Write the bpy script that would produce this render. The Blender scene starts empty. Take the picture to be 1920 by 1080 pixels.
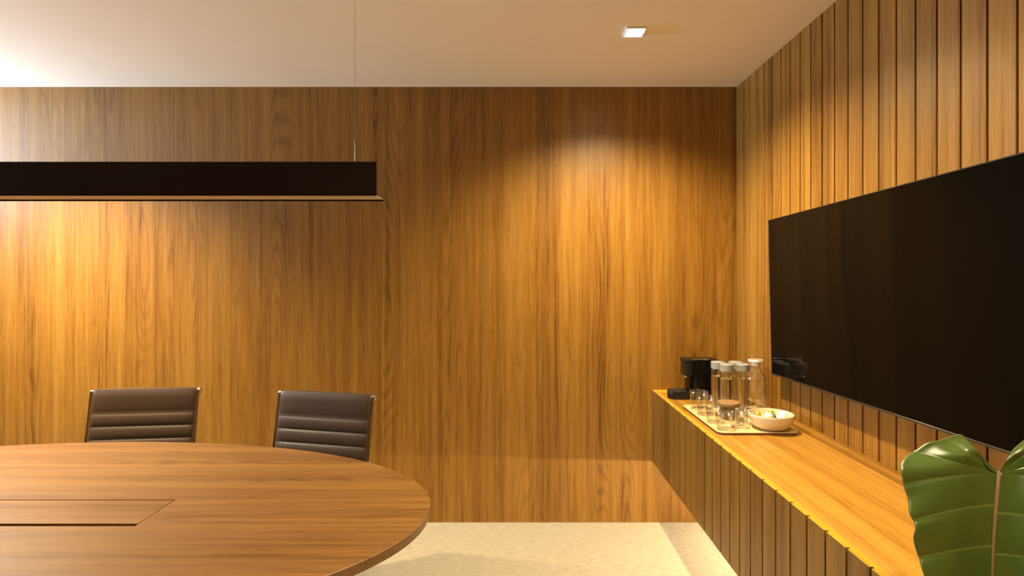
import bpy, bmesh, math, random
from mathutils import Vector, Matrix, noise

random.seed(7)
C = bpy.context.scene
COL = C.collection
PI = math.pi

# ------------------------------------------------------------------ camera, world, exposure
cam_data = bpy.data.cameras.new('camera')
cam_data.sensor_width = 36.0
cam_data.lens = 36.0 * 1000.0 / 1920.0
cam_data.shift_x = -6.0 / 1920.0
cam_data.shift_y = -18.0 / 1920.0
cam_data.clip_start = 0.05
cam = bpy.data.objects.new('camera', cam_data)
cam.location = (0, 0, 1.457)
cam.rotation_euler = (PI / 2, 0, 0)
COL.objects.link(cam)
C.camera = cam

world = bpy.data.worlds.new('world')
C.world = world
world.use_nodes = True
world.node_tree.nodes['Background'].inputs[0].default_value = (1.0, 0.86, 0.7, 1)
world.node_tree.nodes['Background'].inputs[1].default_value = 0.0

C.view_settings.view_transform = 'Standard'
C.view_settings.look = 'None'
C.view_settings.gamma = 1.0
C.view_settings.use_curve_mapping = False
C.view_settings.exposure = 0.06

WARM = (1.0, 0.78, 0.44)
SPOT_W = 310.0
DOWNLIGHTS = [   # x, y, watts, label
    (0.552, 2.463, 1.06, 'small square recessed ceiling downlight glowing white above the sideboard corner'),
    (-2.64, 2.40, 2.15, 'square recessed downlight in the ceiling above the left end of the table'),
    (0.552, 1.25, 0.32, 'square recessed downlight in the ceiling over the middle of the sideboard'),
    (0.552, 0.04, 0.62, 'added unseen square downlight in the ceiling over the near end of the sideboard'),  # added lamp out of view, brightens the leaf
    (-2.64, 1.0, 0.12, 'added unseen square downlight in the ceiling at the near left of the room'),  # added lamp, outside the visible part of the room
]
ADDED_UPLIGHT = 5.0       # glow of an unseen strip added on the pendant to brighten the ceiling
LED = 250.0           # glow of the strip under the sideboard


def add_spot(x, y, z, watts, cone):
    l = bpy.data.lights.new('downlight_beam', 'SPOT')
    l.energy = SPOT_W * watts
    l.color = WARM
    l.spot_size = math.radians(cone)
    l.spot_blend = 1.0
    l.shadow_soft_size = 0.03
    o = bpy.data.objects.new('downlight_beam', l)
    o.location = (x, y, z)
    COL.objects.link(o)
    return o


for dx, dy, dw, _ in DOWNLIGHTS:
    add_spot(dx, dy, 2.578, dw, 126 if dx < 0 else 143)

# added cool light that whitens the left ceiling, set at an added opening
cool_fill = bpy.data.lights.new('added_cool_light', 'AREA')
cool_fill.shape = 'RECTANGLE'
cool_fill.size, cool_fill.size_y = 0.36, 0.5
cool_fill.energy = 230.0
cool_fill.color = (0.70, 0.83, 1.0)
cool_fill_o = bpy.data.objects.new('added_cool_light', cool_fill)
cool_fill_o.location = (-4.57, 2.80, 2.27)
cool_fill_o.rotation_euler = (0, -PI / 2 - math.radians(35), 0)      # tilted up so the added light falls on the ceiling
COL.objects.link(cool_fill_o)

# ------------------------------------------------------------------ helpers


def obj(name, bm, mat=None, parent=None, smooth=None, loc=None):
    me = bpy.data.meshes.new(name)
    bmesh.ops.recalc_face_normals(bm, faces=bm.faces[:])
    bm.to_mesh(me)
    bm.free()
    o = bpy.data.objects.new(name, me)
    if mat is not None:
        for m in (mat if isinstance(mat, (list, tuple)) else [mat]):
            me.materials.append(m)
    if smooth is not None:
        for p in me.polygons:
            p.use_smooth = True
        me.set_sharp_from_angle(angle=math.radians(smooth))
    COL.objects.link(o)
    if parent is not None:
        o.parent = parent
    if loc is not None:
        o.location = loc
    return o


def tag(o, label, cat, group=None):
    o['label'] = label
    o['category'] = cat
    if group:
        o['group'] = group
    return o


def thing(name, label, cat, loc=(0, 0, 0), rz=0.0, group=None):
    o = bpy.data.objects.new(name, None)
    o.empty_display_size = 0.05
    o.location = loc
    o.rotation_euler = (0, 0, rz)
    COL.objects.link(o)
    return tag(o, label, cat, group)


def dup(root, loc, rz, label):
    r = root.copy()
    COL.objects.link(r)
    r.location = loc
    r.rotation_euler = (0, 0, rz)
    r['label'] = label
    for ch in list(root.children):
        c = ch.copy()
        COL.objects.link(c)
        c.parent = r
        for g in list(ch.children):
            d = g.copy()
            COL.objects.link(d)
            d.parent = c
    return r


def box(bm, x0, x1, y0, y1, z0, z1, bev=0.0, seg=2, mi=0):
    v = [bm.verts.new((x, y, z)) for x in (x0, x1) for y in (y0, y1) for z in (z0, z1)]
    fs = [(0, 1, 3, 2), (4, 6, 7, 5), (0, 4, 5, 1), (2, 3, 7, 6), (0, 2, 6, 4), (1, 5, 7, 3)]
    faces = [bm.faces.new([v[i] for i in f]) for f in fs]
    for f in faces:
        f.material_index = mi
    if bev > 0:
        es = list({e for f in faces for e in f.edges})
        bmesh.ops.bevel(bm, geom=es, offset=bev, segments=seg, affect='EDGES', profile=0.5)
    return faces


def boxo(name, mat, parent, x0, x1, y0, y1, z0, z1, bev=0.0, seg=2):
    bm = bmesh.new()
    box(bm, x0, x1, y0, y1, z0, z1, bev, seg)
    return obj(name, bm, mat, parent, smooth=40 if bev else None)


def lathe(bm, prof, seg=40, c=(0, 0, 0), closed=True):
    """prof: list of (r, z); r == 0 ends become poles."""
    rings = []
    for r, z in prof:
        if r <= 1e-7:
            rings.append([bm.verts.new((c[0], c[1], c[2] + z))])
        else:
            rings.append([bm.verts.new((c[0] + r * math.cos(2 * PI * i / seg), c[1] + r * math.sin(2 * PI * i / seg), c[2] + z)) for i in range(seg)])
    for a, b in zip(rings[:-1], rings[1:]):
        for i in range(seg):
            j = (i + 1) % seg
            if len(a) == 1 and len(b) == 1:
                continue
            if len(a) == 1:
                bm.faces.new((a[0], b[j], b[i]))
            elif len(b) == 1:
                bm.faces.new((a[i], a[j], b[0]))
            else:
                bm.faces.new((a[i], a[j], b[j], b[i]))


def tube(bm, pts, r, seg=10, caps=True):
    pts = [Vector(p) for p in pts]
    n = len(pts)
    rs = r if isinstance(r, (list, tuple)) else [r] * n
    up = Vector((0, 0, 1))
    rings = []
    prev = None
    for i, p in enumerate(pts):
        t = (pts[min(i + 1, n - 1)] - pts[max(i - 1, 0)]).normalized()
        if prev is None:
            a = t.cross(up)
            if a.length < 1e-4:
                a = t.cross(Vector((1, 0, 0)))
        else:
            a = prev - t * prev.dot(t)
        a.normalize()
        prev = a
        b = t.cross(a)
        rings.append([bm.verts.new(p + (a * math.cos(2 * PI * k / seg) + b * math.sin(2 * PI * k / seg)) * rs[i]) for k in range(seg)])
    for A, B in zip(rings[:-1], rings[1:]):
        for k in range(seg):
            bm.faces.new((A[k], A[(k + 1) % seg], B[(k + 1) % seg], B[k]))
    if caps:
        bm.faces.new(rings[0][::-1])
        bm.faces.new(rings[-1])


def prism(bm, poly, z0, z1, bev=0.0):
    a = [bm.verts.new((x, y, z0)) for x, y in poly]
    b = [bm.verts.new((x, y, z1)) for x, y in poly]
    n = len(poly)
    top = bm.faces.new(b)
    bot = bm.faces.new(a[::-1])
    for i in range(n):
        bm.faces.new((a[i], a[(i + 1) % n], b[(i + 1) % n], b[i]))
    if bev:
        bmesh.ops.bevel(bm, geom=list(top.edges) + list(bot.edges), offset=bev, segments=2, affect='EDGES', profile=0.5)


def rrect(x0, x1, y0, y1, r, seg=6):
    out = []
    for cx, cy, a0 in ((x1 - r, y1 - r, 0), (x0 + r, y1 - r, 90), (x0 + r, y0 + r, 180), (x1 - r, y0 + r, 270)):
        for k in range(seg + 1):
            a = math.radians(a0 + 90 * k / seg)
            out.append((cx + r * math.cos(a), cy + r * math.sin(a)))
    return out


def catmull(pts, per=6):
    P = [Vector(p) for p in pts]
    out = []
    for i in range(len(P) - 1):
        p0, p1, p2, p3 = P[max(i - 1, 0)], P[i], P[i + 1], P[min(i + 2, len(P) - 1)]
        for k in range(per):
            t = k / per
            out.append(0.5 * ((2 * p1) + (p2 - p0) * t + (2 * p0 - 5 * p1 + 4 * p2 - p3) * t * t + (3 * p1 - p0 - 3 * p2 + p3) * t ** 3))
    out.append(P[-1])
    return out


# ------------------------------------------------------------------ materials


class NT:
    def __init__(self, name):
        self.m = bpy.data.materials.new(name)
        self.m.use_nodes = True
        self.t = self.m.node_tree
        self.t.nodes.clear()
        self.out = self.n('ShaderNodeOutputMaterial')

    def n(self, typ, **kw):
        nd = self.t.nodes.new(typ)
        for k, v in kw.items():
            setattr(nd, k, v)
        return nd

    def l(self, a, b):
        self.t.links.new(a, b)

    def val(self, sock, v):
        if isinstance(v, bpy.types.NodeSocket):
            self.l(v, sock)
        else:
            sock.default_value = v

    def math(self, op, a, b=0.0, c=0.0):
        nd = self.n('ShaderNodeMath', operation=op)
        for i, v in enumerate((a, b, c)):
            self.val(nd.inputs[i], v)
        return nd.outputs[0]

    def vmath(self, op, a, b):
        nd = self.n('ShaderNodeVectorMath', operation=op)
        self.val(nd.inputs[0], a)
        self.val(nd.inputs[1], b)
        return nd.outputs[0]

    def noise(self, vec, scale, detail=2.0, rough=0.5, dist=0.0):
        nd = self.n('ShaderNodeTexNoise')
        self.l(vec, nd.inputs['Vector'])
        nd.inputs['Scale'].default_value = scale
        nd.inputs['Detail'].default_value = detail
        nd.inputs['Roughness'].default_value = rough
        nd.inputs['Distortion'].default_value = dist
        return nd.outputs['Fac']

    def ramp(self, fac, stops, interp='LINEAR'):
        nd = self.n('ShaderNodeValToRGB')
        nd.color_ramp.interpolation = interp
        e = nd.color_ramp.elements
        while len(e) < len(stops):
            e.new(0.5)
        for el, (p, c) in zip(e, stops):
            el.position = p
            el.color = (c[0], c[1], c[2], 1) if len(c) == 3 else c
        self.l(fac, nd.inputs[0])
        return nd.outputs[0]

    def mix(self, fac, a, b, mode='MIX'):
        nd = self.n('ShaderNodeMix', data_type='RGBA', blend_type=mode)
        self.val(nd.inputs[0], fac)
        for s, v in ((nd.inputs[6], a), (nd.inputs[7], b)):
            if isinstance(v, bpy.types.NodeSocket):
                self.l(v, s)
            else:
                s.default_value = (v[0], v[1], v[2], 1)
        return nd.outputs[2]

    def principled(self, color, rough=0.5, metal=0.0, spec=0.5, **kw):
        p = self.n('ShaderNodeBsdfPrincipled')
        if isinstance(color, bpy.types.NodeSocket):
            self.l(color, p.inputs['Base Color'])
        else:
            p.inputs['Base Color'].default_value = (color[0], color[1], color[2], 1)
        self.val(p.inputs['Roughness'], rough)
        p.inputs['Metallic'].default_value = metal
        p.inputs['Specular IOR Level'].default_value = spec
        for k, v in kw.items():
            self.val(p.inputs[k.replace('_', ' ')], v)
        self.l(p.outputs[0], self.out.inputs['Surface'])
        return p

    def bump(self, p, h, strength=0.2, dist=0.001):
        b = self.n('ShaderNodeBump')
        b.inputs['Strength'].default_value = strength
        b.inputs['Distance'].default_value = dist
        self.l(h, b.inputs['Height'])
        self.l(b.outputs[0], p.inputs['Normal'])


def simple(name, col, rough=0.5, metal=0.0, spec=0.5, var=0.06, nscale=30, **kw):
    m = NT(name)
    tc = m.n('ShaderNodeTexCoord').outputs['Object']
    f = m.noise(tc, nscale, 3)
    c = m.mix(f, [x * (1 - var) for x in col], [min(1, x * (1 + var)) for x in col])
    m.principled(c, rough, metal, spec, **kw)
    return m.m


def wood(name, axis, dark, mid, light, rough=0.36, spec=0.5, fig=1.0, vary=0.10, scale=1.0, offs=(0, 0, 0)):
    """Straight veneer grain along `axis` with cathedral figure; offset per object."""
    m = NT(name)
    tc = m.n('ShaderNodeTexCoord').outputs['Object']
    rnd = m.n('ShaderNodeObjectInfo').outputs['Random']
    off = m.n('ShaderNodeCombineXYZ')
    for i, k in enumerate((37.0, 53.0, 71.0)):
        m.l(m.math('MULTIPLY_ADD', rnd, k, offs[i]), off.inputs[i])
    v = m.vmath('ADD', tc, off.outputs[0])

    def st(a):
        s = [scale] * 3
        s[axis] = a * scale
        return m.vmath('MULTIPLY', v, tuple(s))
    # broad veneer bands, fine streaks, pores
    band = m.noise(st(0.012), 11.0, 2, 0.5)
    streak = m.noise(st(0.022), 34.0, 4, 0.6)
    fine = m.noise(st(0.03), 150.0, 3, 0.65)
    pore = m.noise(st(0.045), 420.0, 2, 0.5)
    # cathedral loops: contour lines of a stretched noise
    h = m.noise(st(0.085), 8.5, 0.0, 0.4, 0.0)
    wob = m.noise(st(0.30), 30.0, 2)
    hh = m.math('MULTIPLY_ADD', h, 95.0, m.math('MULTIPLY', wob, 2.0))
    ring = m.math('MULTIPLY_ADD', m.math('SINE', hh), 0.5, 0.5)
    ring = m.math('POWER', ring, 2.2)
    mask = m.ramp(m.noise(st(0.06), 8.0, 1.0), [(0.46, (0, 0, 0)), (0.64, (1, 1, 1))])
    t = m.math('MULTIPLY', band, 0.27)
    t = m.math('MULTIPLY_ADD', streak, 0.40, t)
    t = m.math('MULTIPLY_ADD', fine, 0.33, t)
    t = m.math('SUBTRACT', t, m.math('MULTIPLY', m.math('MULTIPLY', ring, mask), 0.085 * fig))
    t = m.math('MULTIPLY_ADD', m.math('SUBTRACT', rnd, 0.5), vary, t)
    col = m.ramp(t, [(0.34, dark), (0.455, mid), (0.62, light)])
    pf = m.ramp(pore, [(0.30, (0.72, 0.66, 0.6)), (0.44, (1, 1, 1))])
    col = m.mix(0.55, col, pf, 'MULTIPLY')
    rr = m.math('MULTIPLY_ADD', streak, 0.12, rough - 0.06)
    p = m.principled(col, rr, 0, spec)
    m.bump(p, m.math('MULTIPLY_ADD', pore, 0.5, fine), 0.12, 0.0006)
    return m.m


W_D, W_M, W_L = (0.110, 0.045, 0.006), (0.215, 0.097, 0.012), (0.310, 0.160, 0.026)
M_wall = wood('walnut_veneer_wall', 2, W_D, W_M, W_L, 0.40, spec=0.45, vary=0.015)
M_plank = wood('walnut_plank', 2, W_D, W_M, W_L, 0.40, fig=0.5, vary=0.09)
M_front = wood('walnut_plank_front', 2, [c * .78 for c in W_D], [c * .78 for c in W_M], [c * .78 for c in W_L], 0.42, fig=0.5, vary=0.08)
M_counter = wood('walnut_veneer_counter', 1, (0.21, 0.095, 0.012), (0.35, 0.172, 0.024), (0.46, 0.25, 0.042), 0.33, offs=(0.4, 0, 0))
M_rim_shaded = wood('shaded_rim_wood', 1, W_D, W_M, W_L, 0.45, spec=0.3, fig=0.2)  # darker wood tone stands in for shade on the upright rim face
M_lip = wood('solid_edge_wood', 1, (0.40, 0.19, 0.012), (0.50, 0.26, 0.018), (0.58, 0.32, 0.03), 0.35, fig=0)
M_table = wood('walnut_veneer_table', 0, (0.052, 0.020, 0.004), (0.122, 0.053, 0.011), (0.20, 0.096, 0.024), 0.40, offs=(0, 0.3, 0))
M_groove = simple('dark_groove_backing', (0.020, 0.007, 0.003), 0.8, spec=0.2)
M_plaster = simple('ceiling_plaster', (0.88, 0.84, 0.76), 0.9, spec=0.1, var=0.015, nscale=4)
M_sidewall = simple('warm_grey_paint', (0.16, 0.10, 0.06), 0.8, spec=0.2)
M_black = simple('black_paint', (0.012, 0.009, 0.008), 0.45, spec=0.4)
M_pend = simple('bronze_black_paint', (0.012, 0.005, 0.004), 0.55, spec=0.25)
M_diff = simple('pendant_diffuser', (0.62, 0.52, 0.42), 0.5)
M_chrome = simple('chrome', (0.75, 0.72, 0.68), 0.12, 1.0, var=0.01)
M_steel = simple('brushed_steel', (0.45, 0.44, 0.43), 0.32, 1.0, var=0.03)
M_leather = None


def mat_leather():
    m = NT('brown_leather')
    tc = m.n('ShaderNodeTexCoord').outputs['Object']
    n1 = m.noise(tc, 9, 3)
    n2 = m.noise(tc, 420, 3, 0.6)
    c = m.mix(n1, (0.044, 0.025, 0.015), (0.058, 0.034, 0.021))
    p = m.principled(c, 0.46, 0, 0.45)
    m.bump(p, n2, 0.12, 0.0006)
    return m.m


def mat_carpet():
    m = NT('woven_beige_carpet')
    tc = m.n('ShaderNodeTexCoord').outputs['Object']
    fine = m.noise(tc, 260, 3, 0.7)
    dash = m.noise(m.vmath('MULTIPLY', tc, (0.12, 1, 1)), 150, 3, 0.7)
    blot = m.noise(tc, 3, 3)
    t = m.math('MULTIPLY_ADD', fine, 0.45, m.math('MULTIPLY', dash, 0.55))
    c = m.ramp(t, [(0.30, (0.17, 0.145, 0.10)), (0.5, (0.33, 0.30, 0.225)), (0.7, (0.45, 0.41, 0.32))])
    c = m.mix(m.math('MULTIPLY', blot, 0.18), c, (0.44, 0.36, 0.26))
    p = m.principled(c, 0.95, 0, 0.05)
    m.bump(p, t, 0.6, 0.004)
    return m.m


def mat_emit(name, col, s):
    m = NT(name)
    e = m.n('ShaderNodeEmission')
    e.inputs[0].default_value = (col[0], col[1], col[2], 1)
    e.inputs[1].default_value = s
    m.l(e.outputs[0], m.out.inputs['Surface'])
    return m.m


def mat_glass(name, tint=(0.985, 0.99, 0.98), refr=0.3, ior=1.45, ribs=0, gloss=1.0):
    """thin clear glass: see-through, mirror-like at grazing angles, with a share of true refraction."""
    m = NT(name)
    g = m.n('ShaderNodeBsdfGlass')
    g.inputs['Color'].default_value = (*tint, 1)
    g.inputs['IOR'].default_value = ior
    g.inputs['Roughness'].default_value = 0.0
    gl = m.n('ShaderNodeBsdfGlossy')
    gl.inputs['Color'].default_value = (1, 1, 1, 1)
    gl.inputs['Roughness'].default_value = 0.04
    t = m.n('ShaderNodeBsdfTransparent')
    t.inputs[0].default_value = (*tint, 1)
    if ribs:
        tc = m.n('ShaderNodeTexCoord').outputs['Object']
        nz = m.noise(m.vmath('MULTIPLY', tc, (1, 1, 0.35)), 60, 2)
        b = m.n('ShaderNodeBump')
        b.inputs['Strength'].default_value = 0.3
        b.inputs['Distance'].default_value = 0.002
        m.l(nz, b.inputs['Height'])
        m.l(b.outputs[0], g.inputs['Normal'])
        m.l(b.outputs[0], gl.inputs['Normal'])
    lw = m.n('ShaderNodeLayerWeight')
    lw.inputs[0].default_value = 0.5
    fac = m.math('MULTIPLY_ADD', m.math('POWER', lw.outputs['Facing'], 2.6), 1.0 * gloss, 0.05 * gloss)
    m1 = m.n('ShaderNodeMixShader')
    m.l(fac, m1.inputs[0])
    m.l(t.outputs[0], m1.inputs[1])
    m.l(gl.outputs[0], m1.inputs[2])
    mx = m.n('ShaderNodeMixShader')
    mx.inputs[0].default_value = refr
    m.l(m1.outputs[0], mx.inputs[1])
    m.l(g.outputs[0], mx.inputs[2])
    m.l(mx.outputs[0], m.out.inputs['Surface'])
    return m.m


def mat_leaf():
    m = NT('glossy_leaf')
    uv = m.n('ShaderNodeUVMap').outputs[0]
    sep = m.n('ShaderNodeSeparateXYZ')
    m.l(uv, sep.inputs[0])
    s, r = sep.outputs[0], sep.outputs[1]
    tc = m.n('ShaderNodeTexCoord').outputs['Object']
    n1 = m.noise(tc, 14, 3)
    n2 = m.noise(tc, 160, 3, 0.6)
    c = m.mix(n1, (0.032, 0.066, 0.010), (0.055, 0.100, 0.015))
    c = m.mix(m.math('MULTIPLY', n2, 0.25), c, (0.020, 0.046, 0.007))
    fr = m.math('FRACT', m.math('ADD', s, 0.5))
    d = m.math('ABSOLUTE', m.math('SUBTRACT', fr, 0.5))
    w = m.math('MULTIPLY_ADD', r, -0.025, 0.045)
    vein = m.math('SUBTRACT', 1.0, m.math('MINIMUM', m.math('DIVIDE', d, w), 1.0))
    c = m.mix(m.math('MULTIPLY', vein, 0.55), c, (0.16, 0.22, 0.06))
    edge = m.ramp(r, [(0.975, (0, 0, 0)), (1.0, (1, 1, 1))])
    c = m.mix(m.math('MULTIPLY', edge, 0.4), c, (0.20, 0.20, 0.06))
    p = m.principled(c, 0.36, 0, 0.75)
    m.bump(p, n2, 0.08, 0.001)
    return m.m


M_leather = mat_leather()
M_carpet = mat_carpet()
M_glass = mat_glass('clear_glass', refr=0.0, gloss=1.1)
M_bottle = mat_glass('bottle_glass', refr=0.0, ribs=1)
M_water = mat_glass('still_water', (0.985, 0.99, 0.98), 1.0, 1.33, gloss=0.3)
M_lidgrey = simple('grey_bottle_lid', (0.23, 0.235, 0.23), 0.42, spec=0.4, var=0.04)
M_cork = simple('pale_wood_lid', (0.24, 0.135, 0.050), 0.5, var=0.15, nscale=60)
M_cream = simple('cream_stoneware', (0.66, 0.56, 0.37), 0.38, var=0.02)
M_white = simple('white_capsule', (0.88, 0.87, 0.84), 0.3, var=0.02)
M_gold = simple('gold_capsule', (0.62, 0.46, 0.06), 0.3, 0.5)
M_green = simple('olive_capsule', (0.34, 0.36, 0.04), 0.3, 0.4)
M_dark = simple('dark_capsule', (0.03, 0.028, 0.025), 0.35)
M_sugar = simple('brown_sugar', (0.10, 0.040, 0.010), 0.9, var=0.35, nscale=300)
M_trayc = simple('tray_face', (0.60, 0.44, 0.22), 0.35, var=0.05, nscale=12)
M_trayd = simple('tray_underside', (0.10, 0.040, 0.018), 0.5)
M_gloss = simple('gloss_black_plastic', (0.003, 0.0025, 0.0025), 0.14, spec=0.25)
M_matte = simple('matte_black_plastic', (0.007, 0.007, 0.006), 0.40, spec=0.35)
M_screen = simple('screen_glass', (0.003, 0.0025, 0.002), 0.04, spec=0.11, var=0.0)
M_bezel = simple('dark_grey_bezel', (0.055, 0.052, 0.05), 0.35, 0.6)
M_leaf = mat_leaf()
M_rib = simple('leaf_midrib', (0.20, 0.125, 0.060), 0.45, var=0.15, nscale=50)
M_pot = simple('dark_ceramic_pot', (0.05, 0.045, 0.04), 0.5)
M_soil = simple('potting_soil', (0.035, 0.022, 0.014), 0.95, var=0.5, nscale=200)
M_lamp = mat_emit('lamp_lens', (1.0, 0.88, 0.66), 45.0)
M_up = mat_emit('added_uplight_strip', (1.0, 0.86, 0.66), ADDED_UPLIGHT)
M_led = mat_emit('led_strip_glow', (1.0, 0.80, 0.50), LED)

# ------------------------------------------------------------------ setting
XL, XR, YB, YF, ZC = -4.6, 1.321, 3.184, -1.8, 2.6


def struct(name, bm, mat, smooth=None):
    o = obj(name, bm, mat, None, smooth)
    o['kind'] = 'structure'
    return o


bm = bmesh.new(); box(bm, XL - .1, XR + .12, YF - .1, YB + .12, -0.08, 0.0); struct('floor', bm, M_carpet)
bm = bmesh.new(); box(bm, XL - .1, XR + .12, YF - .1, YB + .12, ZC, ZC + 0.1); struct('ceiling', bm, M_plaster)
WY0, WY1, WZ0, WZ1 = 2.50, 3.10, 2.04, 2.50
bm = bmesh.new()
for q in ((YF, WY0, 0.0, ZC), (WY1, YB + .12, 0.0, ZC), (WY0, WY1, 0.0, WZ0), (WY0, WY1, WZ1, ZC)):
    box(bm, XL - .1, XL, *q)
struct('wall_left', bm, M_sidewall)
bm = bmesh.new()
for q in ((WY0, WY0 + .05, WZ0, WZ1), (WY1 - .05, WY1, WZ0, WZ1), (WY0 + .05, WY1 - .05, WZ0, WZ0 + .05), (WY0 + .05, WY1 - .05, WZ1 - .05, WZ1)):
    box(bm, XL - .07, XL - .02, *q)
added_win = struct('added_window_1', bm, M_black)  # unseen opening added to go with the cool ceiling light
bm = bmesh.new(); box(bm, XL - .05, XL - .044, WY0 + .05, WY1 - .05, WZ0 + .05, WZ1 - .05)
obj('pane', bm, M_glass, added_win)
bm = bmesh.new(); box(bm, XL, XR, YF - .1, YF, 0.0, ZC); struct('wall_front', bm, M_sidewall)

bm = bmesh.new(); box(bm, XL, XR + .12, YB + .018, YB + .12, 0.0, ZC)
wall_back = struct('wall_back', bm, M_groove)
joints = [XL, -4.50, -3.267, -2.034, -0.80, 0.433, XR]
for a, b in zip(joints[:-1], joints[1:]):
    w = b - a - 0.0008
    bm = bmesh.new()
    box(bm, -w / 2, w / 2, 0, 0.0178, 0.0, ZC)
    obj('wall_panel', bm, M_wall, wall_back, loc=((a + b) / 2, YB, 0))

PITCH, GAP = 0.0892, 0.0078
bm = bmesh.new(); box(bm, XR + .016, XR + .12, YF, YB, 0.0, ZC)
wall_right = struct('wall_right', bm, M_groove)


def plank_mesh(x0, x1, z0, z1, mats, top_mi=0):
    bm = bmesh.new()
    fs = box(bm, x0, x1, 0.0, PITCH - GAP, z0, z1)
    if top_mi:
        fs[5].material_index = top_mi
    es = [e for e in bm.edges if abs(e.verts[0].co.z - e.verts[1].co.z) > 0.1 and e.verts[0].co.x < x0 + 1e-5]
    bmesh.ops.bevel(bm, geom=es, offset=0.0012, segments=1, affect='EDGES')
    bmesh.ops.recalc_face_normals(bm, faces=bm.faces[:])
    me = bpy.data.meshes.new('plank')
    bm.to_mesh(me); bm.free()
    for m in mats:
        me.materials.append(m)
    return me


def lay_planks(me, parent, n, y_top, x=0.0):
    for i in range(n):
        o = bpy.data.objects.new('plank', me)
        o.location = (x, y_top - (i + 1) * PITCH + GAP, 0)
        o.parent = parent
        COL.objects.link(o)


lay_planks(plank_mesh(XR, XR + .0158, 0.0, ZC, [M_plank]), wall_right, 55, YB)

# ------------------------------------------------------------------ sideboard (wall hung)
SX, SZ0, SZ1, SZC, SY0 = 0.815, 0.367, 0.7926, 0.773, 0.02
N_FRONT = int((YB - SY0) / PITCH)
SY0 = YB - N_FRONT * PITCH
side = thing('sideboard', 'long wall-hung wooden sideboard with vertical grooved front under the television', 'sideboard', (1.07, 1.6, SZ0))
T = Matrix.Translation(-Vector((1.07, 1.6, SZ0)))


def sboard(name, mat, *b, bev=0.0, par=None):
    bm = bmesh.new()
    box(bm, *b, bev)
    bm.transform(T)
    return obj(name, bm, mat, par or side, smooth=40 if bev else None)


sboard('carcass', M_groove, SX + .0235, XR - .001, SY0 + .002, YB - .001, SZ0, SZC - .02)
ct = sboard('counter', M_counter, SX + .0235, XR - .0435, SY0 + .002, YB - .0435, SZC - .0195, SZC, bev=0.0008)
ct['label'] = 'lighter lengthwise-grained wooden top'
sboard('rim', M_rim_shaded, XR - .043, XR - .001, SY0 + .002, YB - .001, SZC - .0195, SZ1, bev=0.0012)
sboard('rim', M_lip, SX + .0235, XR - .0432, YB - .043, YB - .001, SZC - .0195, SZ1, bev=0.0012)
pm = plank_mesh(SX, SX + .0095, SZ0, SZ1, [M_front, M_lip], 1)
eb = sboard('edge_band', M_lip, SX + .0096, SX + .0232, SY0 + .002, YB - .001, SZC - .03, SZ1)
eb['label'] = 'yellow wood band along the front edge'
sboard('front_backing', M_groove, SX + .0096, SX + .0232, SY0 + .002, YB - .001, SZ0, SZC - .031)
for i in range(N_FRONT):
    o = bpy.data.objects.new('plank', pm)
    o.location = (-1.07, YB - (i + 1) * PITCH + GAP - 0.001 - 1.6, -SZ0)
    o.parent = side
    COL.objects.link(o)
bm = bmesh.new()
tube(bm, [(1.25, SY0 + .05, SZ0 - .0115), (1.25, YB - .02, SZ0 - .0115)], 0.0065, 10)
bm.transform(T)
ls = obj('led_strip', bm, M_led, side, smooth=60)
bm = bmesh.new(); box(bm, 1.238, 1.262, SY0 + .05, YB - .02, SZ0 - .0055, SZ0 + 0.002); bm.transform(T)
obj('led_channel', bm, M_steel, side)

# ------------------------------------------------------------------ television (very slightly out of level, leaning forward)
tv = thing('television', 'large black switched-off flat television on the grooved wooden wall', 'television', (1.2665, 2.633, 0.983))
tv.rotation_euler = (-0.018, -0.017, 0)
TH, TW, TD = 0.762, 1.356, 0.034
bm = bmesh.new()
box(bm, 0.004, TD, -TW + .004, -.004, 0.004, TH - .004, 0.004)
obj('casing', bm, M_black, tv, smooth=40)
bm = bmesh.new()
box(bm, 0.0008, 0.0045, -TW + .004, -.004, 0.0075, TH - .004, 0.0006, 1)
obj('screen', bm, M_screen, tv, smooth=40)
bm = bmesh.new()
box(bm, -.001, 0.012, -TW, 0, 0, 0.0072, 0.001, 1)
b1 = obj('bottom_bezel', bm, M_bezel, tv, smooth=40)
b1['label'] = 'thin grey metal edge along the bottom'
bm = bmesh.new()
box(bm, -.0005, 0.012, -.0038, 0, 0.0073, TH, 0.0005, 1)
box(bm, -.0005, 0.012, -TW, -TW + .0038, 0.0073, TH, 0.0005, 1)
box(bm, -.0005, 0.012, -TW + .0038, -.0038, TH - .0038, TH, 0.0005, 1)
obj('bezel', bm, M_black, tv, smooth=40)
bm = bmesh.new()
box(bm, TD - .004, 0.050, -TW * .5 - .2, -TW * .5 + .2, 0.18, 0.55, 0.003)
obj('wall_bracket', bm, M_black, tv, smooth=40)

# ------------------------------------------------------------------ conference table
TCX, TCY, TA, TB, TZ, TT = -1.65, 1.641, 1.385, 0.70, 0.74, 0.030
table = thing('conference_table', 'large oval wooden conference table with a flush hatch in its top', 'table', (TCX, TCY, 0))


def ellipse(a, b, n=160):
    return [(a * math.cos(2 * PI * i / n), b * math.sin(2 * PI * i / n)) for i in range(n)]


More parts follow.
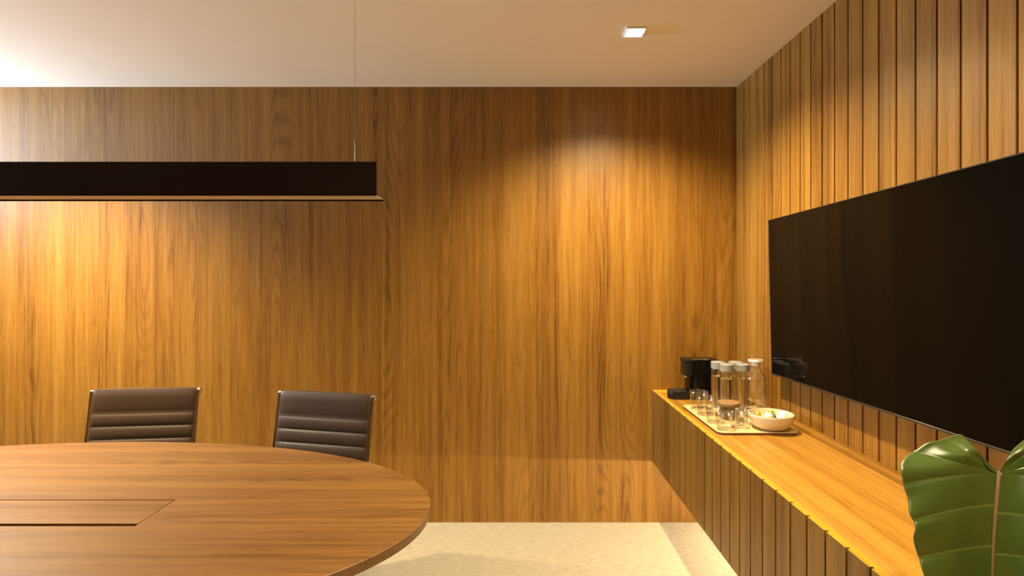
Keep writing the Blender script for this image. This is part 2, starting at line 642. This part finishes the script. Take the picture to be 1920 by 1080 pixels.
def plate_with_hole(bm, outer, hole, z0, z1, inset):
    """oval plate; bottom outline inset (raked lower edge)."""
    def loop(pts, z):
        vs = [bm.verts.new((x, y, z)) for x, y in pts]
        es = [bm.edges.new((vs[i], vs[(i + 1) % len(vs)])) for i in range(len(vs))]
        return vs, es
    ov, oe = loop(outer, z1 - .0015)
    ov1, oe1 = loop([(x * (1 - .0012), y * (1 - .0024)) for x, y in outer], z1)
    ob, obe = loop([(x * (1 - inset / TA), y * (1 - inset / TB)) for x, y in outer], z0)
    hv, he = loop(hole, z1)
    hb, hbe = loop(hole, z0)
    bmesh.ops.triangle_fill(bm, edges=oe1 + he, use_beauty=True)
    bmesh.ops.triangle_fill(bm, edges=obe + hbe, use_beauty=True)
    for A, B in ((ov1, ov), (ov, ob), (hv, hb)):
        n = len(A)
        for i in range(n):
            bm.faces.new((A[i], A[(i + 1) % n], B[(i + 1) % n], B[i]))


HX0, HX1, HY0, HY1 = -0.55, 0.55, -0.098, 0.0875
bm = bmesh.new()
plate_with_hole(bm, ellipse(TA, TB), [(HX0, HY0), (HX1, HY0), (HX1, HY1), (HX0, HY1)], TZ - TT, TZ, 0.004)
obj('tabletop', bm, M_table, table, smooth=25)
flap = boxo('hatch', M_table, table, HX0 + .0045, HX1 - .0045, HY0 + .0185, HY1 - .003, TZ - .020, TZ - .0008, 0.0006, 1)
flap['label'] = 'flush wooden cable hatch lid'
bm = bmesh.new()
box(bm, HX0 - .01, HX1 + .01, HY0 - .01, HY1 + .01, TZ - .12, TZ - .115)
box(bm, HX0 - .01, HX0, HY0 - .01, HY1 + .01, TZ - .115, TZ - TT)
box(bm, HX1, HX1 + .01, HY0 - .01, HY1 + .01, TZ - .115, TZ - TT)
box(bm, HX0, HX1, HY0 - .01, HY0, TZ - .115, TZ - TT)
box(bm, HX0, HX1, HY1, HY1 + .01, TZ - .115, TZ - TT)
obj('cable_trough', bm, M_black, table)
for sx in (-.72, .72):
    boxo('leg', M_table, table, sx - .03, sx + .03, -.30, .30, 0.0, TZ - TT, 0.003)
boxo('stretcher', M_table, table, -.69, .69, -.02, .02, .30, .42, 0.002)

# ------------------------------------------------------------------ linear pendant
PX0, PX1, PY0, PY1, PZ0, PZ1 = -2.884, -0.416, 1.600, 1.686, 1.705, 1.807
pend = thing('pendant_light', 'long dark linear pendant light hanging level above the conference table', 'lamp', (-1.65, 1.643, PZ0))
Tp = Matrix.Translation(-Vector((-1.65, 1.643, PZ0)))


def pp(name, mat, boxes, bev=0.0):
    bm = bmesh.new()
    for b in boxes:
        box(bm, *b, bev)
    bm.transform(Tp)
    return obj(name, bm, mat, pend)


pp('housing', M_pend, [(PX0, PX1, PY0, PY0 + .003, PZ0, PZ1),
                       (PX0, PX1, PY0 + .003, PY1, PZ0 + .0032, PZ0 + .0055),
                       (PX0, PX1, PY1 - .0012, PY1, PZ0 - .0042, PZ0 + .0032)])
d = pp('diffuser', M_diff, [(PX0 + .001, PX1 - .001, PY0 + .0032, PY1 - .0014, PZ0 + .0008, PZ0 + .0030)])
d['label'] = 'unlit pale diffuser strip underneath'
pp('added_uplight_strip', M_up, [(PX0 + .2, PX1 - .2, PY0 + .025, PY1 - .025, PZ0 + .0065, PZ0 + .010)])  # added glowing strip, lifts the ceiling brightness
for cx in (PX0 + .078, PX1 - .078):
    bm = bmesh.new(); tube(bm, [(cx, 1.643, PZ0 + .0056), (cx, 1.643, ZC - .012)], 0.0006, 6); bm.transform(Tp)
    obj('suspension_wire', bm, M_steel, pend, smooth=60)
    bm = bmesh.new(); tube(bm, [(cx + .0005, 1.643, PZ0 + .03), (cx + .001, 1.643, PZ1 + .035), (cx + .0005, 1.643, PZ1 + .055), (cx - .002, 1.643, PZ1 + .072)], 0.0013, 8); bm.transform(Tp)
    g = obj('wire_end', bm, M_chrome, pend, smooth=60)
    bm = bmesh.new(); lathe(bm, [(0, -.012), (.02, -.012), (.022, -.004), (.022, -.0005), (0, -.0005)], 24, (cx, 1.643, ZC)); bm.transform(Tp)
    obj('ceiling_cup', bm, M_steel, pend, smooth=40)

# ------------------------------------------------------------------ downlights
for dx, dy, dw, lab in DOWNLIGHTS:
    t = thing('downlight', lab, 'lamp', (dx, dy, ZC))
    a, b = 0.040, 0.046
    bm = bmesh.new()
    for q in ((-b, b, -b, -a), (-b, b, a, b), (-b, -a, -a, a), (a, b, -a, a)):
        box(bm, *q, -.010, -.0005)
    obj('frame', bm, M_plaster, t)
    bm = bmesh.new(); box(bm, -a + .0005, a - .0005, -a + .0005, a - .0005, -.006, -.001)
    obj('lens', bm, M_lamp, t)

# ------------------------------------------------------------------ chairs


def ribbed_sling(stations, curve, half_w, bulge, half_t):
    """stations: seam positions (m) along curve(s)->(pos, normal) in (y, z)."""
    rows = []
    for a, b in zip(stations[:-1], stations[1:]):
        n = 9
        for k in range(n):
            t = k / n
            rows.append((a + (b - a) * t, math.sin(PI * t) ** 0.5 if 0 < t < 1 else 0.0))
    rows.append((stations[-1], 0.0))
    xs = [-1, -.985, -.96, -.9, -.7, -.45, -.2, 0, .2, .45, .7, .9, .96, .985, 1]
    bm = bmesh.new()
    G = []
    for s, bl in rows:
        (py, pz), (ny, nz) = curve(s)
        F, B = [], []
        for x in xs:
            e = max(0.0, 1 - abs(x) ** 14) ** 0.5
            th = (half_t * 0.35 + half_t * 0.65 * e) + bulge * bl * e
            F.append(bm.verts.new((x * half_w, py + ny * th, pz + nz * th)))
            B.append(bm.verts.new((x * half_w, py - ny * th, pz - nz * th)))
        G.append((F, B))
    m = len(xs)
    for (F0, B0), (F1, B1) in zip(G[:-1], G[1:]):
        for i in range(m - 1):
            bm.faces.new((F0[i], F0[i + 1], F1[i + 1], F1[i]))
            bm.faces.new((B0[i + 1], B0[i], B1[i], B1[i + 1]))
        bm.faces.new((F0[0], F1[0], B1[0], B0[0]))
        bm.faces.new((F0[-1], B0[-1], B1[-1], F1[-1]))
    for F, B in (G[0], G[-1]):
        for i in range(m - 1):
            bm.faces.new((F[i], B[i], B[i + 1], F[i + 1]))
    return bm


TOPY, TOPZ, REC = 0.335, 0.880, math.radians(10)


WRAP = 0.0115


def back_curve(s):   # s metres down from the top; negative s wraps over the top rail
    n = (-math.cos(REC), math.sin(REC))
    u = (math.sin(REC), math.cos(REC))
    if s < 0:
        f = -s / WRAP
        n = (n[0] * math.cos(f) + u[0] * math.sin(f), n[1] * math.cos(f) + u[1] * math.sin(f))
        return (TOPY + n[0] * WRAP, TOPZ + n[1] * WRAP), n
    d = max(0.0, s - 0.30)
    return (TOPY + n[0] * WRAP - u[0] * s - 0.9 * d * d, TOPZ + n[1] * WRAP - u[1] * s), n


def seat_curve(s):   # s metres forward from the back
    y = 0.215 - s
    z = 0.445 + 0.10 * (max(0, 0.10 - s) ** 2) * 10 - 0.25 * max(0, s - 0.36) ** 2 * 4 + 0.012 * math.cos(s * 7)
    return (y, z), (0.0, 1.0)


def make_chair(label):
    t = thing('office_chair', label, 'chair', group='brown office chairs behind the table')
    bk = ribbed_sling([-0.040, 0.104, 0.166, 0.228, 0.290, 0.352, 0.410], back_curve, 0.245, 0.0075, 0.0065)
    obj('backrest', bk, M_leather, t, smooth=50)
    st = ribbed_sling([0.0, 0.065, 0.13, 0.195, 0.26, 0.325, 0.39, 0.45], seat_curve, 0.245, 0.0085, 0.009)
    obj('seat', st, M_leather, t, smooth=50)
    bm = bmesh.new(); tube(bm, [(-.2465, TOPY, TOPZ), (.2465, TOPY, TOPZ)], 0.0045, 12)
    obj('top_rail', bm, M_chrome, t, smooth=50)
    for sx in (-1, 1):
        bm = bmesh.new()
        x0 = sx * .2468
        tube(bm, [(x0, TOPY, TOPZ + .002), (x0 + sx * .014, TOPY, TOPZ + .002)], 0.0142, 24)
        tube(bm, [(x0 + sx * .014, TOPY, TOPZ + .002), (x0 + sx * .0165, TOPY, TOPZ + .002)], [0.0085, 0.007], 16)
        c = obj('end_cap', bm, M_chrome, t, smooth=40)
        pts = [(sx * .2545, *back_curve(s)[0]) for s in (0.0, .1, .2, .3, .36, .40)]
        pts += [(sx * .2545, .215, .452), (sx * .2545, .17, .440)]
        pts += [(sx * .2545, *seat_curve(s)[0]) for s in (.1, .2, .3, .4, .455)]
        bm = bmesh.new(); tube(bm, catmull(pts, 3), 0.0068, 10)
        obj('side_frame', bm, M_chrome, t, smooth=60)
    bm = bmesh.new()
    tube(bm, [(-.25, .03, .428), (.25, .03, .428)], .009, 12)
    tube(bm, [(-.25, -.13, .428), (.25, -.13, .428)], .009, 12)
    box(bm, -.07, .07, -.15, .05, .395, .428, .006)
    obj('seat_bracket', bm, M_chrome, t, smooth=40)
    bm = bmesh.new(); lathe(bm, [(0, .10), (.028, .10), (.028, .25), (.019, .255), (.019, .396), (0, .396)], 24, (0, -.05, 0))
    obj('column', bm, M_chrome, t, smooth=40)
    for k in range(5):
        a = 2 * PI * k / 5 + .3
        dx, dy = math.cos(a), math.sin(a)
        bm = bmesh.new()
        tube(bm, [(dx * .02, dy * .02 - .05, .125), (dx * .15, dy * .15 - .05, .108), (dx * .28, dy * .28 - .05, .078)], [.022, .017, .012], 12)
        obj('leg', bm, M_chrome, t, smooth=50)
        bm = bmesh.new()
        cx, cy = dx * .275, dy * .275 - .05
        px, py = -dy, dx
        tube(bm, [(cx, cy, .03), (cx, cy, .075)], .006, 8)
        for q in (-1, 1):
            tube(bm, [(cx + px * q * .006, cy + py * q * .006, .0275), (cx + px * q * .022, cy + py * q * .022, .0275)], .0275, 20)
        obj('caster', bm, M_black, t, smooth=40)
    return t


def chair_at(t, x, y, rz):
    t.rotation_euler = (0, 0, rz)
    t.location = (x + TOPY * math.sin(rz), y - TOPY * math.cos(rz), 0)


ch1 = make_chair('ribbed brown leather office chair on the left, its back nearly square to the wall')
ch2 = dup(ch1, (0, 0, 0), 0, 'ribbed brown leather office chair nearest the rounded table end, turned at an angle')
chair_at(ch1, -1.875, 2.715, math.radians(6.0))
chair_at(ch2, -0.926, 2.622, math.radians(-12.0))

# ------------------------------------------------------------------ tray and what stands on it
TRZ = SZC + .0005
tray = thing('serving_tray', 'thin rectangular serving tray with rounded corners on the sideboard', 'tray', (1.067, 2.583, TRZ))
bm = bmesh.new(); prism(bm, rrect(-.1798, .1798, -.2568, .2578, .032), 0.0, 0.0080, .001)
obj('underside', bm, M_trayd, tray, smooth=40)
bm = bmesh.new()
po, pi_ = rrect(-.180, .180, -.257, .258, .032), rrect(-.174, .174, -.251, .252, .027)
n = len(po)
L = [[bm.verts.new((x, y, z)) for x, y in P] for P, z in ((po, .0081), (po, .0104), (rrect(-.177, .177, -.254, .255, .030), .0112), (pi_, .0085))]
for A, B in zip(L[:-1], L[1:]):
    for i in range(n):
        bm.faces.new((A[i], A[(i + 1) % n], B[(i + 1) % n], B[i]))
bm.faces.new(L[-1])
bm.faces.new(L[0][::-1])
obj('face', bm, M_trayc, tray, smooth=40)
SZT = TRZ + .0085 + .0003     # objects stand here


def tumbler(name, label, x, y, r, h, group):
    t = .0016
    bm = bmesh.new()
    rb = r * .90
    lathe(bm, [(0, 0), (rb - .004, 0), (rb, .004), (r, h - .001), (r - t * .5, h), (r - t, h - .001), (rb - t, .011), (rb - .006, .0085), (0, .008)], 40)
    o = obj(name, bm, M_glass, None, smooth=50, loc=(x, y, SZT))
    return tag(o, label, 'glass', group)


gp = 'drinking glasses on the tray'
tumbler('drinking_glass', 'clear wide tumbler at the far left corner of the tray beside the coffee machine', .952, 2.765, .0465, .092, gp)
tumbler('drinking_glass', 'clear wide tumbler at the left tray edge, second from the coffee machine', .944, 2.646, .0465, .092, gp)
tumbler('drinking_glass', 'clear small glass at the left tray edge, just behind the frontmost glass', .932, 2.505, .036, .075, gp)
tumbler('drinking_glass', 'clear small glass at the front left tray corner, frontmost of all', .935, 2.389, .036, .075, gp)
tumbler('drinking_glass', 'clear small glass in front of the jar, right of the frontmost glass', 1.008, 2.420, .034, .075, gp)
tumbler('drinking_glass', 'clear small glass between the jar and the cream bowl', 1.052, 2.482, .032, .075, gp)


def bottle(label, x, y):
    t = thing('water_bottle', label, 'bottle', (x, y, SZT), 0, 'water bottles on the tray')
    R, H = .0335, .238
    bm = bmesh.new()
    lathe(bm, [(0, .004), (.02, .003), (R - .005, 0), (R - .001, .004), (R, .012), (R, H - .045), (R - .002, H - .036), (R - .0035, H - .034), (R - .0035, H - .03),
               (R - .006, H - .03), (R - .006, H - .036), (R - .0025, H - .045), (R - .0025, .014), (R - .007, .008), (0, .009)], 44)
    obj('glass_body', bm, M_bottle, t, smooth=50)
    bm = bmesh.new()
    lathe(bm, [(0, .0095), (R - .0075, .0085), (R - .003, .0142), (R - .003, H - .075), (0, H - .075)], 44)
    obj('water', bm, M_water, t, smooth=50)
    bm = bmesh.new()
    lathe(bm, [(0, H - .029), (R - .001, H - .029), (R + .0008, H - .035), (R + .0008, H - .034), (R + .0008, H - .003), (R - .002, H), (R - .006, H + .0008), (0, H + .0003)], 44)
    obj('lid', bm, M_lidgrey, t, smooth=40)
    return t


b0 = bottle('clear water bottle with grey lid, left bottle of the front pair', 1.081, 2.727)
dup(b0, (1.064, 2.802, SZT), 1.0, 'clear water bottle with grey lid, rear left one beside the coffee machine')
dup(b0, (1.157, 2.802, SZT), 2.1, 'clear water bottle with grey lid, rear right one mostly hidden by the front pair')
dup(b0, (1.163, 2.727, SZT), 3.3, 'clear water bottle with grey lid, front right one next to the carafe')

# carafe
cf = thing('carafe', 'clear glass carafe with a round stopper beside the television corner', 'carafe', (1.172, 2.600, SZT))
bm = bmesh.new()
out = [(0, .004), (.045, .0), (.056, .004), (.059, .014), (.057, .03), (.052, .07), (.0495, .12), (.0495, .175), (.047, .195), (.040, .208), (.030, .218), (.0245, .228), (.0225, .240), (.0225, .258), (.025, .266)]
inn = [(r - .0022, z) for r, z in out[:3:-1]] + [(.052, .018), (.045, .012), (0, .016)]
lathe(bm, out + inn, 48)
obj('glass_body', bm, M_glass, cf, smooth=55)
bm = bmesh.new()
lathe(bm, [(0, .0165), (.044, .0125), (.0515, .0185), (.0545, .031), (.0538, .042), (0, .042)], 48)
obj('water', bm, M_water, cf, smooth=50)
bm = bmesh.new()
lathe(bm, [(0, .250), (.0195, .250), (.0198, .266), (.030, .2675), (.034, .272), (.034, .280), (0, .280)], 40)
s1 = obj('stopper', bm, M_white, cf, smooth=40)
s1['label'] = 'milky white stopper'
bm = bmesh.new()
lathe(bm, [(0, .2805), (.033, .2805), (.0345, .284), (.0345, .294), (.0325, .297), (0, .2975)], 40)
s2 = obj('stopper_top', bm, M_glass, cf, smooth=40)

# jar with wooden lid
jr = thing('sugar_jar', 'low glass jar of brown sugar with a round wooden lid', 'jar', (1.029, 2.566, SZT))
bm = bmesh.new()
lathe(bm, [(0, 0), (.042, 0), (.046, .004), (.047, .012), (.047, .066), (.0445, .0665), (.0445, .014), (.043, .008), (0, .007)], 40)
obj('glass_body', bm, M_glass, jr, smooth=50)
bm = bmesh.new(); lathe(bm, [(0, .0075), (.0425, .0085), (.0438, .014), (.0438, .054), (.03, .057), (0, .058)], 36)
obj('sugar', bm, M_sugar, jr, smooth=50)
bm = bmesh.new(); lathe(bm, [(0, .060), (.043, .060), (.0435, .067), (.050, .0672), (.0518, .070), (.0518, .079), (.050, .0815), (0, .082)], 40)
obj('lid', bm, M_cork, jr, smooth=40)

# bowl of capsules
BX, BY = 1.150, 2.400
bm = bmesh.new()
lathe(bm, [(0, .002), (.045, .002), (.047, 0), (.052, 0), (.055, .002), (.075, .014), (.088, .034), (.0945, .056), (.0955, .067), (.0945, .0695), (.0925, .0695),
           (.0912, .066), (.089, .054), (.082, .034), (.068, .018), (.045, .009), (0, .008)], 64)
tag(obj('bowl', bm, M_cream, None, smooth=50, loc=(BX, BY, SZT)), 'round cream stoneware bowl filled with capsules at the front right of the tray', 'bowl')


def capsule(name, label, x, y, z, mat, rx, ry, s=1.0):
    t = thing(name, label, 'capsule', (BX + x, BY + y, SZT + z), 0, 'capsules in the bowl')
    t.rotation_euler = (rx, ry, 0.3)
    bm = bmesh.new()
    lathe(bm, [(0, .0005), (.0145, .0005), (.0142, .004), (.0118, .019), (.0105, .0225), (.007, .0250), (.003, .0262), (0, .0265)], 26)
    bmesh.ops.scale(bm, vec=(s, s, s), verts=bm.verts[:])
    obj('cup', bm, mat, t, smooth=50)
    bm = bmesh.new()
    lathe(bm, [(0, -.0006), (.0182, -.0006), (.0186, 0), (.0182, .0004), (.0148, .0004), (0, .0004)], 26)
    bmesh.ops.scale(bm, vec=(s, s, s), verts=bm.verts[:])
    obj('foil_rim', bm, mat, t, smooth=50)
    return t


capsule('coffee_capsule', 'gold capsule at the far left inside the cream bowl', -.045, .035, .042, M_gold, .5, -.3, 1.15)
capsule('coffee_capsule', 'white domed capsule at the left front inside the cream bowl', -.026, -.028, .046, M_white, .35, -.15, 1.30)
capsule('coffee_capsule', 'olive capsule in the middle of the cream bowl between the two white ones', .008, .022, .048, M_green, .3, .1, 1.1)
capsule('coffee_capsule', 'white domed capsule at the right inside the cream bowl', .042, -.008, .045, M_white, .3, .35, 1.35)
capsule('coffee_capsule', 'dark capsule at the front middle of the cream bowl', .010, -.052, .036, M_dark, 1.1, .2, 1.0)
capsule('coffee_capsule', 'dark capsule against the far rim of the cream bowl', .030, .044, .038, M_dark, -.6, .4, 1.0)

# ------------------------------------------------------------------ coffee machine
cm = thing('coffee_machine', 'compact black capsule coffee machine in the back corner of the sideboard', 'coffee machine', (1.05, 3.053, SZC + .0005))
Z0 = 0.0


def cmo(name, mat, b, bev=.003):
    bm = bmesh.new(); box(bm, *b, bev, 2)
    return obj(name, bm, mat, cm, smooth=40)


cmo('body', M_gloss, (-.048, .092, -.053, .053, 0.0, .214), .004)
cmo('brew_head', M_matte, (-.088, -.0485, -.050, .050, .130, .214), .004)
cmo('rear_column', M_gloss, (-.066, -.0485, -.046, .046, .0, .129), .002)
ld = cmo('lid', M_matte, (-.094, .094, -.0545, .0545, .2145, .226), .004)
bm = bmesh.new(); tube(bm, [(-.055, -.052, .2265), (-.02, -.056, .2285), (.03, -.052, .2265)], .0026, 10)
obj('lever', bm, M_chrome, cm, smooth=60)
bm = bmesh.new(); lathe(bm, [(0, .118), (.008, .118), (.012, .13), (0, .13)], 20, (-.072, 0, 0))
obj('spout', bm, M_chrome, cm, smooth=40)
bm = bmesh.new()
pl = [(-.067, .050), (-.067, -.050)] + [(-.128 - .050 * math.sin(a), -.050 * math.cos(a)) for a in [PI * k / 16 for k in range(17)]]
prism(bm, [(p[0], p[1]) for p in pl], 0.0, .046, .003)
obj('drip_tray', bm, M_matte, cm, smooth=40)
bm = bmesh.new()
for k in range(7):
    y = -.036 + k * .012
    box(bm, -.155, -.085, y - .002, y + .002, .0462, .0475)
obj('drip_grate', bm, M_steel, cm)

# ------------------------------------------------------------------ potted plant with the big leaf
PXc, PYc = 1.075, 0.74
pl_ = thing('potted_plant', 'potted plant with one huge glossy heart-shaped green leaf beside the television', 'plant', (PXc, PYc, SZC + .0005))
bm = bmesh.new()
lathe(bm, [(0, 0), (.065, 0), (.07, .004), (.088, .13), (.090, .142), (.083, .142), (.081, .13), (.070, .10), (0, .10)], 40)
obj('pot', bm, M_pot, pl_, smooth=40)
bm = bmesh.new(); lathe(bm, [(0, .1005), (.069, .1005), (.076, .122), (.05, .126), (0, .128)], 32)
obj('soil', bm, M_soil, pl_, smooth=50)

LY = 0.95                                    # distance of the leaf's joint from the viewpoint's plane
J = Vector((0.861, LY, 1.109)) - Vector((PXc, PYc, SZC + .0005))
TILT = 0.36                                  # the blade leans back by this much per unit of height
KU = 0.00095
BACK = Vector((0.648, 0.715, -0.262))        # the blade's back looks this way


def blade(x, y, w):
    return J + Vector((x * KU, 0, y * KU)) + BACK * ((y * TILT - w) * KU)

# left half outline, leaf millimetre-like units (x right, y up) from joint to tip
left = [(0, 0), (-18, 8), (-36, 23), (-50, 44), (-60, 62), (-69, 74), (-80, 76), (-96, 71), (-116, 63), (-138, 58), (-156, 46), (-170, 36), (-179, 24), (-181, 9), (-177, -6), (-174, -24), (-166, -44),
        (-161, -70), (-149, -94), (-152, -114), (-148, -136), (-141, -156), (-134, -175), (-124, -196), (-108, -222), (-84, -250), (-56, -274), (-30, -290), (-12, -302)]
right = [(0, 0), (12, 20), (24, 42), (40, 58), (62, 72), (90, 80), (118, 74), (144, 58), (164, 36), (176, 8), (178, -26), (172, -64), (164, -104), (150, -146), (132, -180), (104, -216), (70, -252), (34, -280), (4, -298), (-12, -302)]


def resample(pts, n):
    P = catmull([(x, y, 0) for x, y in pts], 6)
    d = [0]
    for a, b in zip(P[:-1], P[1:]):
        d.append(d[-1] + (b - a).length)
    out = []
    for k in range(n):
        t = d[-1] * k / (n - 1)
        i = 0
        while i < len(d) - 2 and d[i + 1] < t:
            i += 1
        u = (t - d[i]) / max(1e-9, d[i + 1] - d[i])
        out.append(P[i].lerp(P[i + 1], u))
    return out


def midrib(q):      # q 0 at joint, 1 at tip
    return Vector((-12 * q - 5 * math.sin(PI * q), -302 * q, 0))


def sstep(a, b, x):
    t = max(0, min(1, (x - a) / (b - a)))
    return t * t * (3 - 2 * t)


NV = 9


def leaf_half(bm, uvl, pts, side):
    NS, NR = 150, 26
    E = resample(pts, NS)
    grid = []
    for i, P in enumerate(E):
        s = i / (NS - 1)
        q = max(0.0, (-P.y - 37 * (1 + P.y / 302)) / 302)
        R = midrib(min(1, q))
        row = []
        for k in range(NR + 1):
            r = k / NR
            p = R.lerp(P, r)
            p.y += 6 * math.sin(PI * r) * sstep(.25, .5, s) * (1 - q)      # veins arch forward
            fr = (s * NV) % 1.0
            d = min(fr, 1 - fr)
            groove = -math.exp(-(d / .09) ** 2) * 4.0 + math.sin(PI * fr) * 7.5
            w = 30 * math.sin(min(1, r * 1.2) * PI * .5) * (1 - .3 * q)            # halves rise from the midrib
            w += groove * r * (1 - .4 * r)
            w -= 42 * sstep(.45, 1.0, r) * sstep(.55, .15, s)                      # lobe rolls back
            w += 7 * math.sin(s * 38 + 1.3 * side) * r ** 3 * (1 - .5 * q)            # wavy margin
            w *= min(1.0, math.hypot(p.x - R.x, p.y - R.y) / 70.0)
            w -= 60 * q * q                                                         # tip hangs back
            row.append(((p.x, p.y, w), s * NV, r))
        grid.append(row)
    V = [[None] * (NR + 1) for _ in range(NS)]
    for i in range(NS):
        for k in range(NR + 1):
            (x, y, w), s, r = grid[i][k]
            V[i][k] = bm.verts.new(blade(x, y, w))
    for i in range(NS - 1):
        for k in range(NR):
            try:
                f = bm.faces.new((V[i][k], V[i + 1][k], V[i + 1][k + 1], V[i][k + 1]))
            except ValueError:
                continue
            for lp, (a, b) in zip(f.loops, ((i, k), (i + 1, k), (i + 1, k + 1), (i, k + 1))):
                lp[uvl].uv = (grid[a][b][1], grid[a][b][2])


bm = bmesh.new()
uvl = bm.loops.layers.uv.new('UVMap')
leaf_half(bm, uvl, left, -1)
leaf_half(bm, uvl, right, 1)
bmesh.ops.remove_doubles(bm, verts=bm.verts[:], dist=0.00005)
leaf = obj('leaf', bm, M_leaf, pl_, smooth=70)
sm = leaf.modifiers.new('thickness', 'SOLIDIFY')
sm.thickness = 0.0007
sm.offset = 0
bm = bmesh.new()
mp = []
for k in range(22):
    q = k / 21
    p = midrib(q)
    w = -60 * q * q + 1.0
    mp.append(blade(p.x, p.y, w))
tube(bm, mp, [.0036 - .0028 * k / 21 for k in range(22)], 10)
mr = obj('midrib', bm, M_rib, leaf, smooth=60)
mr['label'] = 'pale brownish midrib'
bm = bmesh.new()
pet = catmull([(0.0, 0.0, .120), (-.03, .06, .18), (-.09, .16, .235), J + Vector((.05, .07, -.07)), J + Vector((.012, .016, -.012)), J], 6)
tube(bm, pet, [.0075 - .003 * k / (len(pet) - 1) for k in range(len(pet))], 12)
obj('petiole', bm, M_rib, pl_, smooth=60)
